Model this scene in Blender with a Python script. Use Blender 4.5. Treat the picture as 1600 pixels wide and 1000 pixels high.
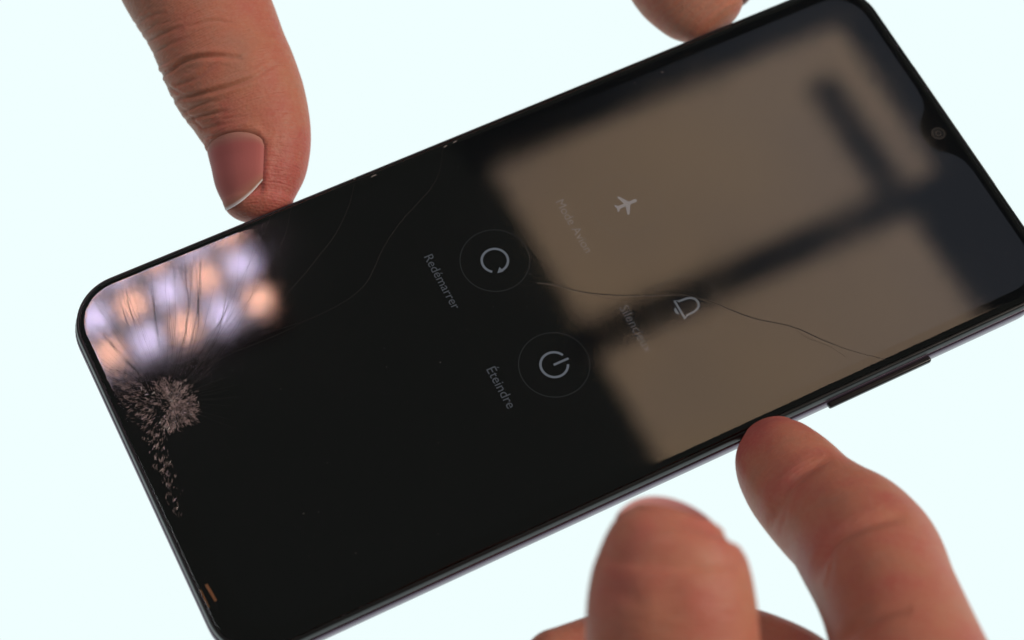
import bpy, bmesh, math, random
import numpy as np
from mathutils import Vector, Matrix

random.seed(7)
rng = np.random.default_rng(11)
MM = 0.001
scene = bpy.context.scene
for o in list(bpy.data.objects):
    bpy.data.objects.remove(o)

# ------------------------------------------------------------------ camera
# The phone's front glass lies in the plane z = 0 (millimetres below), x towards the
# phone's top edge.  Pose and focal length solved from the four glass edges.
FPX = 3357.67
RC = np.array([[0.89220173, -0.45016528, 0.03643201],
               [-0.38761701, -0.80463648, -0.44979238],
               [0.23179544, 0.38718387, -0.89238978]])
CAM = np.array([-97.67, -144.598, 330.058])

cd = bpy.data.cameras.new("camera")
cam = bpy.data.objects.new("camera", cd)
scene.collection.objects.link(cam)
cd.sensor_width = 36.0
cd.sensor_fit = 'HORIZONTAL'
cd.lens = FPX * 36.0 / 1600.0
cd.clip_start = 0.01
cd.clip_end = 20.0
cd.dof.use_dof = True
cd.dof.focus_distance = 0.370
cd.dof.aperture_fstop = 14.5
cd.dof.aperture_blades = 0
m3 = Matrix((RC[0], -RC[1], -RC[2])).transposed()
cam.matrix_world = Matrix.Translation(Vector(CAM * MM)) @ m3.to_4x4()
scene.camera = cam

# ------------------------------------------------------------------ world, lamps, exposure
world = bpy.data.worlds.new("World")
scene.world = world
world.use_nodes = True
world.node_tree.nodes["Background"].inputs[0].default_value = (0.92, 1.0, 0.93, 1)
world.node_tree.nodes["Background"].inputs[1].default_value = 0.13


def area_lamp(name, loc, aim, size, power, col):
    l = bpy.data.lights.new(name, 'AREA')
    l.shape = 'RECTANGLE'
    l.size, l.size_y = size
    l.energy = power
    l.color = col
    o = bpy.data.objects.new(name, l)
    scene.collection.objects.link(o)
    o.location = loc
    o.rotation_euler = (Vector(aim) - Vector(loc)).to_track_quat('-Z', 'Y').to_euler()
    return o


KEY = area_lamp("added_key_lamp", (0.85, -0.45, 0.75), (0.02, 0.0, 0.0), (0.3, 0.3), 9.8, (1.0, 0.88, 0.76))  # unseen key light, added to brighten the hands from the right
FILL = area_lamp("added_fill_lamp", (-0.85, 0.25, 0.5), (-0.02, 0.03, 0.0), (0.3, 0.3), 0.55, (0.93, 0.97, 1.0))  # weak cool fill from the left, also added and unseen

scene.render.engine = 'CYCLES'
scene.view_settings.view_transform = 'Standard'
scene.view_settings.look = 'None'
scene.view_settings.gamma = 1.0
scene.view_settings.exposure = 0.0
scene.view_settings.use_curve_mapping = False


# ------------------------------------------------------------------ helpers
def ray(u, v):
    return RC.T @ np.array([(u - 800) / FPX, (v - 500) / FPX, 1.0])


def P(u, v, z=0.0):
    """photo pixel -> point (mm) on the horizontal plane z"""
    d = ray(u, v)
    return CAM + d * ((z - CAM[2]) / d[2])


def project(V):
    q = (V - CAM) @ RC.T
    return np.stack([800 + FPX * q[:, 0] / q[:, 2], 500 + FPX * q[:, 1] / q[:, 2]], 1)


def link(o, parent=None):
    scene.collection.objects.link(o)
    if parent:
        o.parent = parent
    return o


def mesh_obj(name, verts, faces, mat, parent=None, smooth=False, scale=MM):
    me = bpy.data.meshes.new(name)
    me.from_pydata([tuple(float(c) * scale for c in v) for v in verts], [], [tuple(f) for f in faces])
    me.update()
    if smooth:
        me.polygons.foreach_set("use_smooth", [True] * len(me.polygons))
    me.materials.append(mat)
    return link(bpy.data.objects.new(name, me), parent)


def bm_obj(name, bm, mat, parent=None, smooth=False):
    me = bpy.data.meshes.new(name)
    bmesh.ops.recalc_face_normals(bm, faces=bm.faces)
    bm.to_mesh(me)
    bm.free()
    if smooth:
        me.polygons.foreach_set("use_smooth", [True] * len(me.polygons))
    me.materials.append(mat)
    return link(bpy.data.objects.new(name, me), parent)


def tag(o, label=None, cat=None, kind=None, group=None):
    if label:
        o["label"] = label
    if cat:
        o["category"] = cat
    if kind:
        o["kind"] = kind
    if group:
        o["group"] = group
    return o


def new_mat(name):
    m = bpy.data.materials.new(name)
    m.use_nodes = True
    return m, m.node_tree, m.node_tree.nodes["Principled BSDF"]


def plain(name, col, rough=0.5, metal=0.0, spec=0.5, emit=None, estr=0.0, coat=0.0, bump=0.0, bscale=3000, var=0.0):
    m, nt, b = new_mat(name)
    b.inputs["Base Color"].default_value = (*col, 1)
    b.inputs["Roughness"].default_value = rough
    b.inputs["Metallic"].default_value = metal
    b.inputs["Specular IOR Level"].default_value = spec
    b.inputs["Coat Weight"].default_value = coat
    if emit:
        b.inputs["Emission Color"].default_value = (*emit, 1)
        b.inputs["Emission Strength"].default_value = estr
    if bump or var:
        tc = nt.nodes.new("ShaderNodeTexCoord")
        n = nt.nodes.new("ShaderNodeTexNoise")
        n.inputs["Scale"].default_value = bscale
        n.inputs["Detail"].default_value = 4
        nt.links.new(tc.outputs["Object"], n.inputs["Vector"])
        if bump:
            bp = nt.nodes.new("ShaderNodeBump")
            bp.inputs["Strength"].default_value = bump
            bp.inputs["Distance"].default_value = 0.0001
            nt.links.new(n.outputs["Fac"], bp.inputs["Height"])
            nt.links.new(bp.outputs["Normal"], b.inputs["Normal"])
        if var:
            mr = nt.nodes.new("ShaderNodeMapRange")
            mr.inputs["To Min"].default_value = max(0.0, rough - var)
            mr.inputs["To Max"].default_value = rough + var
            nt.links.new(n.outputs["Fac"], mr.inputs["Value"])
            nt.links.new(mr.outputs["Result"], b.inputs["Roughness"])
    return m


def emitter(name, col, strength):
    m = bpy.data.materials.new(name)
    m.use_nodes = True
    nt = m.node_tree
    nt.nodes.remove(nt.nodes["Principled BSDF"])
    e = nt.nodes.new("ShaderNodeEmission")
    e.inputs["Color"].default_value = (*col, 1)
    e.inputs["Strength"].default_value = strength
    nt.links.new(e.outputs[0], nt.nodes["Material Output"].inputs["Surface"])
    return m


# ------------------------------------------------------------------ materials
def glass_material():
    m, nt, b = new_mat("cover_glass")
    b.inputs["Base Color"].default_value = (1, 1, 1, 1)
    b.inputs["Transmission Weight"].default_value = 1.0
    b.inputs["IOR"].default_value = 1.52
    tc = nt.nodes.new("ShaderNodeTexCoord")
    # grease smears: slightly uneven gloss
    n = nt.nodes.new("ShaderNodeTexNoise")
    n.inputs["Scale"].default_value = 55
    n.inputs["Detail"].default_value = 7
    n.inputs["Roughness"].default_value = 0.65
    nt.links.new(tc.outputs["Object"], n.inputs["Vector"])
    mr = nt.nodes.new("ShaderNodeMapRange")
    mr.inputs["From Min"].default_value = 0.4
    mr.inputs["From Max"].default_value = 0.75
    mr.inputs["To Min"].default_value = 0.03
    mr.inputs["To Max"].default_value = 0.06
    nt.links.new(n.outputs["Fac"], mr.inputs["Value"])
    nt.links.new(mr.outputs["Result"], b.inputs["Roughness"])
    return m


M_GLASS = glass_material()
M_BEZEL = plain("black_print", (0.004, 0.004, 0.004), 0.6, spec=0.0)


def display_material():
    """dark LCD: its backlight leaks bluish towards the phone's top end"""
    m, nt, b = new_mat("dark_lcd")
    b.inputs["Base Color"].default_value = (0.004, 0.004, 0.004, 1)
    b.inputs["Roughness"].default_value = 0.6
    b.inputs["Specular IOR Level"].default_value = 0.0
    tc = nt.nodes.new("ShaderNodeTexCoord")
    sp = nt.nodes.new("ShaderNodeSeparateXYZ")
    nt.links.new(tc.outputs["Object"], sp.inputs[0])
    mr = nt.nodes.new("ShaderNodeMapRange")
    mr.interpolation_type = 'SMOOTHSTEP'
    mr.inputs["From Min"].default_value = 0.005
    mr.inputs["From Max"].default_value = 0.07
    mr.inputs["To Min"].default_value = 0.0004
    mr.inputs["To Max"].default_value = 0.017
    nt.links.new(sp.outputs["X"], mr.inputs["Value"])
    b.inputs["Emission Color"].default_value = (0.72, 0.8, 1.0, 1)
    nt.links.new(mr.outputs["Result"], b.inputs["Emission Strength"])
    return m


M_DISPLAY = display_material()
M_ICON = plain("icon_glow", (0.01, 0.01, 0.01), 0.6, spec=0.0, emit=(0.78, 0.86, 1.0), estr=0.125)
M_TEXT = plain("caption_glow", (0.01, 0.01, 0.01), 0.6, spec=0.0, emit=(0.8, 0.86, 1.0), estr=0.06)
M_RING = plain("ring_glow", (0.01, 0.01, 0.01), 0.6, spec=0.0, emit=(0.9, 0.95, 1.0), estr=0.017)
M_FRAME = plain("frame_dark_metal", (0.13, 0.092, 0.13), 0.26, metal=0.9, spec=0.5, var=0.06, bscale=400)
M_GASKET = plain("gasket_black", (0.006, 0.006, 0.007), 0.32, spec=0.4, var=0.06, bscale=600)
M_BACK = plain("back_cover", (0.035, 0.033, 0.045), 0.12, spec=0.6, coat=0.5)
M_BUTTON = plain("button_metal", (0.014, 0.012, 0.014), 0.28, metal=0.3)
M_LENS = plain("lens_glass", (0.004, 0.004, 0.006), 0.05, spec=0.8)
M_LENSRING = plain("lens_ring", (0.05, 0.045, 0.04), 0.35, metal=0.6)
M_ORANGE = plain("copper_flex", (0.30, 0.12, 0.03), 0.45, metal=0.3)
M_CRACK = plain("crack_faces", (0.016, 0.014, 0.014), 0.55, spec=0.12)


def shard_material():
    m, nt, b = new_mat("crushed_glass")
    tc = nt.nodes.new("ShaderNodeTexCoord")
    n = nt.nodes.new("ShaderNodeTexNoise")
    n.inputs["Scale"].default_value = 2600
    n.inputs["Detail"].default_value = 3
    nt.links.new(tc.outputs["Object"], n.inputs["Vector"])
    n2 = nt.nodes.new("ShaderNodeTexNoise")
    n2.inputs["Scale"].default_value = 700
    nt.links.new(tc.outputs["Object"], n2.inputs["Vector"])
    mu = nt.nodes.new("ShaderNodeMath")
    mu.operation = 'MULTIPLY'
    nt.links.new(n.outputs["Fac"], mu.inputs[0])
    nt.links.new(n2.outputs["Fac"], mu.inputs[1])
    r = nt.nodes.new("ShaderNodeValToRGB")
    r.color_ramp.elements[0].position, r.color_ramp.elements[0].color = 0.12, (0.03, 0.024, 0.023, 1)
    r.color_ramp.elements[1].position, r.color_ramp.elements[1].color = 0.38, (0.33, 0.245, 0.235, 1)
    nt.links.new(mu.outputs[0], r.inputs[0])
    nt.links.new(r.outputs[0], b.inputs["Base Color"])
    b.inputs["Roughness"].default_value = 0.25
    return m


M_SHARD = shard_material()
M_GLINT = plain("crack_glint", (0.11, 0.095, 0.085), 0.4, spec=0.4)
M_CHIP = plain("chip_edge", (0.25, 0.22, 0.21), 0.2, spec=0.7)
M_WHITE = emitter("glowing_white", (0.871, 1.0, 1.0), 1.0)


def skin_material(name, tan, base, red, pale, rough=0.5):
    m, nt, b = new_mat(name)
    N, Lk = nt.nodes, nt.links
    at = N.new("ShaderNodeAttribute")
    at.attribute_name = "fuv"            # (mm along the finger, mm around it, flush)
    sep = N.new("ShaderNodeSeparateXYZ")
    Lk.new(at.outputs["Vector"], sep.inputs[0])
    tc = N.new("ShaderNodeTexCoord")
    # large blotches
    n1 = N.new("ShaderNodeTexNoise")
    n1.inputs["Scale"].default_value = 140
    n1.inputs["Detail"].default_value = 5
    Lk.new(tc.outputs["Object"], n1.inputs["Vector"])
    n2 = N.new("ShaderNodeTexNoise")
    n2.inputs["Scale"].default_value = 900
    n2.inputs["Detail"].default_value = 4
    n2.inputs["Roughness"].default_value = 0.7
    Lk.new(tc.outputs["Object"], n2.inputs["Vector"])
    add = N.new("ShaderNodeMath")
    add.operation = 'MULTIPLY_ADD'
    Lk.new(n1.outputs["Fac"], add.inputs[0])
    add.inputs[1].default_value = 1.1
    Lk.new(sep.outputs["Z"], add.inputs[2])
    sub = N.new("ShaderNodeMath")
    sub.operation = 'SUBTRACT'
    sub.use_clamp = True
    Lk.new(add.outputs[0], sub.inputs[0])
    sub.inputs[1].default_value = 0.5
    mix = N.new("ShaderNodeValToRGB")
    el = mix.color_ramp.elements
    el[0].position, el[0].color = 0.0, (*tan, 1)
    el[1].position, el[1].color = 0.85, (*red, 1)
    el.new(0.4).color = (*base, 1)
    Lk.new(sub.outputs[0], mix.inputs[0])
    mr = N.new("ShaderNodeMapRange")
    mr.inputs["From Min"].default_value = 0.42
    mr.inputs["From Max"].default_value = 0.75
    mr.inputs["To Max"].default_value = 0.35
    Lk.new(n2.outputs["Fac"], mr.inputs["Value"])
    mix2 = N.new("ShaderNodeMix")
    mix2.data_type = 'RGBA'
    Lk.new(mix.outputs[0], mix2.inputs["A"])
    mix2.inputs["B"].default_value = (*pale, 1)
    Lk.new(mr.outputs["Result"], mix2.inputs["Factor"])
    Lk.new(mix2.outputs["Result"], b.inputs["Base Color"])
    b.inputs["Roughness"].default_value = rough
    b.inputs["Specular IOR Level"].default_value = 0.28
    b.inputs["Subsurface Weight"].default_value = 0.35
    b.inputs["Subsurface Radius"].default_value = (1.0, 0.35, 0.2)
    b.inputs["Subsurface Scale"].default_value = 0.0016
    # fine relief: tiny cells, cross wrinkles and print ridges
    vor = N.new("ShaderNodeTexVoronoi")
    vor.inputs["Scale"].default_value = 1700
    Lk.new(tc.outputs["Object"], vor.inputs["Vector"])
    mp = N.new("ShaderNodeMapping")
    mp.inputs["Scale"].default_value = (1.6, 0.22, 0.0)
    Lk.new(at.outputs["Vector"], mp.inputs["Vector"])
    n3 = N.new("ShaderNodeTexNoise")
    n3.inputs["Scale"].default_value = 1.0
    n3.inputs["Detail"].default_value = 4
    n3.inputs["Distortion"].default_value = 0.5
    Lk.new(mp.outputs[0], n3.inputs["Vector"])
    wv = N.new("ShaderNodeTexWave")
    wv.wave_type = 'BANDS'
    wv.bands_direction = 'X'
    wv.inputs["Scale"].default_value = 0.62
    wv.inputs["Distortion"].default_value = 3.0
    wv.inputs["Detail"].default_value = 1.0
    wv.inputs["Detail Scale"].default_value = 0.25
    Lk.new(at.outputs["Vector"], wv.inputs["Vector"])
    b1 = N.new("ShaderNodeBump")
    b1.inputs["Strength"].default_value = 0.55
    b1.inputs["Distance"].default_value = 0.00012
    Lk.new(vor.outputs["Distance"], b1.inputs["Height"])
    b2 = N.new("ShaderNodeBump")
    b2.inputs["Strength"].default_value = 0.5
    b2.inputs["Distance"].default_value = 0.00035
    Lk.new(n3.outputs["Fac"], b2.inputs["Height"])
    Lk.new(b1.outputs[0], b2.inputs["Normal"])
    b3 = N.new("ShaderNodeBump")
    b3.inputs["Strength"].default_value = 0.16
    b3.inputs["Distance"].default_value = 0.0001
    Lk.new(wv.outputs["Fac"], b3.inputs["Height"])
    Lk.new(b2.outputs[0], b3.inputs["Normal"])
    Lk.new(b3.outputs[0], b.inputs["Normal"])
    return m


M_SKIN = skin_material("skin", (0.38, 0.20, 0.14), (0.50, 0.19, 0.12), (0.48, 0.12, 0.098), (0.56, 0.30, 0.21), 0.5)


def nail_material():
    m, nt, b = new_mat("nail")
    N, Lk = nt.nodes, nt.links
    at = N.new("ShaderNodeAttribute")
    at.attribute_name = "fuv"
    sep = N.new("ShaderNodeSeparateXYZ")
    Lk.new(at.outputs["Vector"], sep.inputs[0])
    cr = N.new("ShaderNodeValToRGB")
    e = cr.color_ramp.elements
    e[0].position, e[0].color = 0.02, (0.44, 0.22, 0.17, 1)
    x = e.new(0.07); x.color = (0.45, 0.22, 0.21, 1)
    e[1].position, e[1].color = 0.2, (0.47, 0.14, 0.13, 1)
    x = e.new(0.78); x.color = (0.47, 0.15, 0.135, 1)
    x = e.new(0.90); x.color = (0.47, 0.19, 0.15, 1)
    x = e.new(0.95); x.color = (0.40, 0.19, 0.135, 1)
    Lk.new(sep.outputs["X"], cr.inputs[0])
    Lk.new(cr.outputs[0], b.inputs["Base Color"])
    mp = N.new("ShaderNodeMapping")
    mp.inputs["Scale"].default_value = (0.6, 28, 0)
    Lk.new(at.outputs["Vector"], mp.inputs["Vector"])
    n = N.new("ShaderNodeTexNoise")
    n.inputs["Scale"].default_value = 1
    n.inputs["Detail"].default_value = 3
    Lk.new(mp.outputs[0], n.inputs["Vector"])
    bp = N.new("ShaderNodeBump")
    bp.inputs["Strength"].default_value = 0.2
    bp.inputs["Distance"].default_value = 0.0001
    Lk.new(n.outputs["Fac"], bp.inputs["Height"])
    Lk.new(bp.outputs[0], b.inputs["Normal"])
    b.inputs["Roughness"].default_value = 0.5
    b.inputs["Specular IOR Level"].default_value = 0.14
    b.inputs["Subsurface Weight"].default_value = 0.0
    b.inputs["Subsurface Radius"].default_value = (1.0, 0.4, 0.3)
    b.inputs["Subsurface Scale"].default_value = 0.001
    return m


M_NAIL = nail_material()
M_NAIL2 = plain("nail_underside", (0.58, 0.27, 0.26), 0.5, bump=0.2)

# ------------------------------------------------------------------ backdrop: a white sheet with added glow, standing in for the flat background
bx, by = 60.0, 115.0
bm = bmesh.new()
bmesh.ops.create_grid(bm, x_segments=2, y_segments=2, size=1.0)
for v in bm.verts:
    v.co = Vector(((bx + v.co.x * 520) * MM, (by + v.co.y * 480) * MM, -0.25))
backdrop = bm_obj("backdrop", bm, M_WHITE)
tag(backdrop, "plain pale white sheet with an added glow filling the background behind the phone", "backdrop", "structure")

# ------------------------------------------------------------------ things overhead that the glass mirrors
def box_mm(bm, x0, x1, y0, y1, z0, z1):
    r = bmesh.ops.create_cube(bm, size=1.0)
    for v in r["verts"]:
        v.co = Vector(((x0 + (v.co.x + .5) * (x1 - x0)) * MM, (y0 + (v.co.y + .5) * (y1 - y0)) * MM,
                       (z0 + (v.co.z + .5) * (z1 - z0)) * MM))
    return r["verts"]


def box_obj(name, dims, mat, parent):
    bm = bmesh.new()
    box_mm(bm, *dims)
    return bm_obj(name, bm, mat, parent)


def root(name, loc):
    e = bpy.data.objects.new(name, None)
    e.location = loc
    e.empty_display_size = 0.01
    return link(e)


def keep(o, parent):
    """parent without moving"""
    o.parent = parent
    o.matrix_parent_inverse = Matrix.Translation(parent.location).inverted()
    return o


M_PANE = emitter("overcast_daylight", (1.0, 0.72, 0.50), 2.5)
_nt = M_PANE.node_tree          # pale view through the panes: slow change from warm to grey
_tc = _nt.nodes.new("ShaderNodeTexCoord")
_n = _nt.nodes.new("ShaderNodeTexNoise")
_n.inputs["Scale"].default_value = 3.2
_n.inputs["Detail"].default_value = 4
_nt.links.new(_tc.outputs["Object"], _n.inputs["Vector"])
_r = _nt.nodes.new("ShaderNodeValToRGB")
_r.color_ramp.elements[0].position, _r.color_ramp.elements[0].color = 0.3, (0.88, 0.65, 0.50, 1)
_r.color_ramp.elements[1].position, _r.color_ramp.elements[1].color = 0.68, (1.12, 0.78, 0.50, 1)
_nt.links.new(_n.outputs["Fac"], _r.inputs[0])
_nt.links.new(_r.outputs[0], [x for x in _nt.nodes if x.type == 'EMISSION'][0].inputs["Color"])
M_CASING = plain("grey_casing", (0.30, 0.34, 0.42), 0.7)
M_HOUSING = plain("lamp_housing", (0.02, 0.02, 0.022), 0.5)
M_COOL = emitter("cool_led", (0.82, 0.70, 1.0), 26)
M_WARM = emitter("warm_led", (1.0, 0.53, 0.40), 27)

SZ = 2000.0
sky_root = root("skylight", (0.84, 0.8, SZ * MM))
def pane(name, dims, mat):
    return keep(box_obj(name, dims, mat, None), sky_root)
pane("pane", (586, 1092, 822, 1070, SZ + 10, SZ + 14), M_PANE)
pane("pane", (586, 1026, 420, 780, SZ + 10, SZ + 14), M_PANE)
pane("glazing_bar", (560, 1030, 781, 821, SZ - 12, SZ + 20), M_CASING)
pane("casing", (1093, 1420, 300, 1300, SZ - 6, SZ + 24), M_CASING)
pane("casing", (1027, 1092.5, 300, 821, SZ - 6, SZ + 24), M_CASING)
pane("casing", (560, 1092.5, 1071, 1300, SZ - 6, SZ + 24), M_CASING)
pane("stay_bar", (1000, 1040, 823, 1000, SZ - 14, SZ + 4), M_CASING)
tag(sky_root, "grey framed skylight with two warm glowing panes overhead, mirrored in the phone glass", "skylight")

LZ = 1000.0
led_root = root("led_panel_lamp", (0.0, 0.62, LZ * MM))
keep(box_obj("housing", (-190, 112, 506, 760, LZ + 6, LZ + 30), M_HOUSING, None), led_root)
keep(box_obj("diffuser", (-186, 98, 512, 756, LZ + 3, LZ + 5.9), emitter("diffuser_glow", (0.82, 0.70, 0.86), 4.6), None), led_root)
lbm = bmesh.new()
bmesh.ops.create_uvsphere(lbm, u_segments=12, v_segments=6, radius=0.0098)
lme = bpy.data.meshes.new("led")
lbm.to_mesh(lme); lbm.free()
lme2 = lme.copy()
lme.materials.append(M_COOL)
lme2.materials.append(M_WARM)
for j in range(8):
    for i in range(11):
        o = link(bpy.data.objects.new("led", lme if (i + j) % 2 == 1 else lme2))
        o.location = ((97 - 27 * i - 2.0 * (j - 1)*-0.3) * MM, (523 + 30 * j + 2.3 * i*0.6) * MM, LZ * MM)
        keep(o, led_root)
tag(led_root, "lamp panel of lilac and orange light dots overhead, mirrored in the cracked corner", "lamp")

# ------------------------------------------------------------------ phone
HX, HY = 79.85, 37.4
CX, CY = -0.55, -0.6
phone = root("smartphone", (CX * MM, CY * MM, -8.8 * MM))
tag(phone, "black smartphone with shattered corner glass showing a dim power menu", "smartphone")


def rrect(hx, hy, r, n=14, cx=CX, cy=CY):
    pts = []
    for (sx, sy, a0) in ((1, 1, 0), (-1, 1, 90), (-1, -1, 180), (1, -1, 270)):
        for k in range(n + 1):
            a = math.radians(a0 + 90 * k / n)
            pts.append((cx + sx * (hx - r) + r * math.cos(a), cy + sy * (hy - r) + r * math.sin(a)))
    # straight sides get extra points so the faces stay even
    return pts


RAD = 9.6


def ring_loft(name, profile, mat, close_top=False, close_bot=False, closed=False):
    """profile: (inset from the outer outline, z) swept round the phone's rounded rectangle"""
    V, F = [], []
    n = None
    for d, z in profile:
        pts = rrect(HX - d, HY - d, max(RAD - d, 0.8))
        n = len(pts)
        V += [(x, y, z) for x, y in pts]
    k = len(profile)
    rows = k if closed else k - 1
    for i in range(rows):
        a, b_ = i * n, ((i + 1) % k) * n
        for j in range(n):
            j2 = (j + 1) % n
            F.append((a + j, b_ + j, b_ + j2, a + j2))
    if close_top:
        F.append(tuple(range(n)))
    if close_bot:
        F.append(tuple(reversed(range((k - 1) * n, k * n))))
    o = mesh_obj(name, V, F, mat, None, True)
    me = o.data
    bmx = bmesh.new(); bmx.from_mesh(me)
    bmesh.ops.recalc_face_normals(bmx, faces=bmx.faces)
    bmx.to_mesh(me); bmx.free()
    me.set_sharp_from_angle(angle=math.radians(38))
    return keep(o, phone)


def arc(d0, z0, d1, z1, bulge, n=6):
    """points from (d0,z0) to (d1,z1) bowed outwards"""
    out = []
    for k in range(n + 1):
        t = k / n
        d = d0 + (d1 - d0) * t - bulge * 4 * t * (1 - t)
        out.append((d, z0 + (z1 - z0) * t))
    return out


# cover glass, 2.5D edge
g_prof = [(1.02, -0.62), (1.0, -0.5)] + [(1.0 + 1.3 * (1 - math.cos(a)), -0.42 + 0.42 * math.sin(a)) for a in np.linspace(0, math.pi / 2, 9)]
GI = g_prof[-1][0]
ring_loft("cover_glass", g_prof, M_GLASS, close_top=False, close_bot=True)
glass = [o for o in scene.objects if o.name == "cover_glass"][0]
bmx = bmesh.new(); bmx.from_mesh(glass.data)
bound = [e for e in bmx.edges if e.is_boundary]
bmesh.ops.contextual_create(bmx, geom=bound)
bmesh.ops.recalc_face_normals(bmx, faces=bmx.faces)
bmx.to_mesh(glass.data); bmx.free()
for p_ in glass.data.polygons:
    p_.use_smooth = len(p_.vertices) <= 4
# gasket ridge round the glass
ring_loft("gasket", [(0.97, -0.7)] + arc(0.97, -0.28, 0.66, -0.32, 0.0, 2) + [(0.56, -0.42), (0.46, -0.9), (0.34, -1.4), (0.30, -1.9), (0.42, -2.0), (0.97, -2.0)], M_GASKET, closed=True)
# mid frame
fr = [(1.2, -1.9), (0.36, -2.03), (0.22, -2.1)] + arc(0.12, -2.3, 0.0, -3.4, 0.06, 6) + arc(0.0, -3.6, 0.35, -5.6, 0.06, 6) + [(0.5, -5.75), (2.2, -5.8)]
ring_loft("frame", fr, M_FRAME, close_top=True, close_bot=True)
# curved back cover
bk = [(1.4, -5.7), (0.62, -5.82)] + [(0.6 + 6.0 * (1 - math.cos(a)), -5.9 - 2.9 * math.sin(a)) for a in np.linspace(0.05, math.pi / 2, 10)]
ring_loft("back_cover", bk, M_BACK, close_top=True, close_bot=True)

# black print under the glass, display with the drop notch
def sheet(name, pts, z, mat, thick=0.02):
    n = len(pts)
    V = [(x, y, z) for x, y in pts] + [(x, y, z - thick) for x, y in pts]
    F = [tuple(range(n)), tuple(reversed(range(n, 2 * n)))] + [(i, n + i, n + (i + 1) % n, (i + 1) % n) for i in range(n)]
    o = mesh_obj(name, V, F, mat)
    bmx = bmesh.new(); bmx.from_mesh(o.data)
    bmesh.ops.recalc_face_normals(bmx, faces=bmx.faces)
    bmx.to_mesh(o.data); bmx.free()
    return keep(o, phone)


sheet("bezel", rrect(HX - 1.3, HY - 1.3, RAD - 1.3), -0.56, M_BEZEL, 0.04)
dx0, dx1, dy = CX - HX + 5.6, 76.6, HY - 3.7
NY = -0.9
notch = [(76.6, 9.6), (76.3, 7.2), (75.5, 5.5), (74.4, 4.3), (73.2, 3.3), (72.45, 1.9), (72.15, 0.4), (72.1, 0)]
half = [(x, y) for x, y in notch]
right_side = [(x, NY + y) for x, y in half] + [(x, NY - y) for x, y in reversed(half[:-1])]
dr = 6.4
disp = []
def corner(cx, cy, a0):
    return [(cx + dr * math.cos(math.radians(a0 + 9 * k)), cy + dr * math.sin(math.radians(a0 + 9 * k))) for k in range(11)]
disp += corner(dx0 + dr, CY + dy - dr, 90)[0:]
disp += corner(dx0 + dr, CY - dy + dr, 180)
disp += corner(dx1 - dr, CY - dy + dr, 270)
disp += list(reversed(right_side))
disp += corner(dx1 - dr, CY + dy - dr, 0)
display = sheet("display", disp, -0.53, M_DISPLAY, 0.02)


def on_display(name, V, F, mat, parent):
    o = mesh_obj(name, V, F, mat)
    o.parent = parent
    o.matrix_parent_inverse = (parent.matrix_parent_inverse.copy() @ Matrix.Identity(4)) if False else Matrix.Translation(phone.location).inverted() @ Matrix.Translation(phone.location)
    return o


ZI = -0.515


def stroke(pts, w, closed=False, z=ZI, zr=None):
    """flat ribbon along 2-D points; with zr a low ridge instead"""
    P2 = [np.array(p, float) for p in pts]
    n = len(P2)
    V, F = [], []
    for i in range(n):
        a = P2[i - 1] if (i > 0 or closed) else P2[i]
        b_ = P2[(i + 1) % n] if (i < n - 1 or closed) else P2[i]
        t = b_ - a
        t = t / (np.linalg.norm(t) + 1e-9)
        nrm = np.array([-t[1], t[0]])
        ww = w[i] if hasattr(w, "__len__") else w
        V.append((*(P2[i] + nrm * ww / 2), z))
        if zr is not None:
            V.append((*P2[i], z + zr))
        V.append((*(P2[i] - nrm * ww / 2), z))
    k = 2 if zr is None else 3
    for i in range(n if closed else n - 1):
        j = (i + 1) % n
        for c in range(k - 1):
            F.append((i * k + c, i * k + c + 1, j * k + c + 1, j * k + c))
    return V, F


def merge(parts):
    V, F = [], []
    for v, f in parts:
        o = len(V)
        V += v
        F += [tuple(i + o for i in q) for q in f]
    return V, F


def up(cx, cy, pts, s=1.0):
    """icon units (right, up) -> phone plane: up is +x, right is -y"""
    return [(cx + p[1] * s, cy - p[0] * s) for p in pts]


ICONS = {"restart": (-9.3, 10.45), "airplane": (16.8, 10.45), "power": (-9.2, -12.0), "bell": (16.8, -12.1)}
for nme, (ix, iy) in ICONS.items():
    V, F = stroke([(ix + 6.1 * math.cos(a), iy + 6.1 * math.sin(a)) for a in np.linspace(0, 2 * math.pi, 72, endpoint=False)], 0.13, True)
    on_display("button_ring", V, F, M_RING, display)

# restart arrow: gap and arrow head at lower right of the circle
ix, iy = ICONS["restart"]
A = [math.radians(a) for a in np.linspace(-62, -62 - 322, 60)]
R0 = 2.3
circ = stroke(up(ix, iy, [(-R0 * math.cos(a), R0 * math.sin(a)) for a in [math.radians(t) for t in np.linspace(-142, 176, 60)]]), 0.42)
a_end = math.radians(180)
tipc = (-R0 * math.cos(a_end), R0 * math.sin(a_end))
head = up(ix, iy, [(tipc[0] + 0.3, tipc[1] + 0.4), (tipc[0] + 0.15, tipc[1] - 0.75), (tipc[0] - 0.8, tipc[1] + 0.15)])
V, F = merge([circ, ([(*p, ZI) for p in head], [(0, 1, 2)])])
on_display("restart_icon", V, F, M_ICON, display)
# power
ix, iy = ICONS["power"]
circ = stroke(up(ix, iy, [(2.35 * math.sin(math.radians(t)), 2.35 * math.cos(math.radians(t))) for t in np.linspace(24, 336, 60)]), 0.42)
bar = stroke(up(ix, iy, [(0, -0.1), (0, 2.75)]), 0.42)
V, F = merge([circ, bar])
on_display("power_icon", V, F, M_ICON, display)
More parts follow.
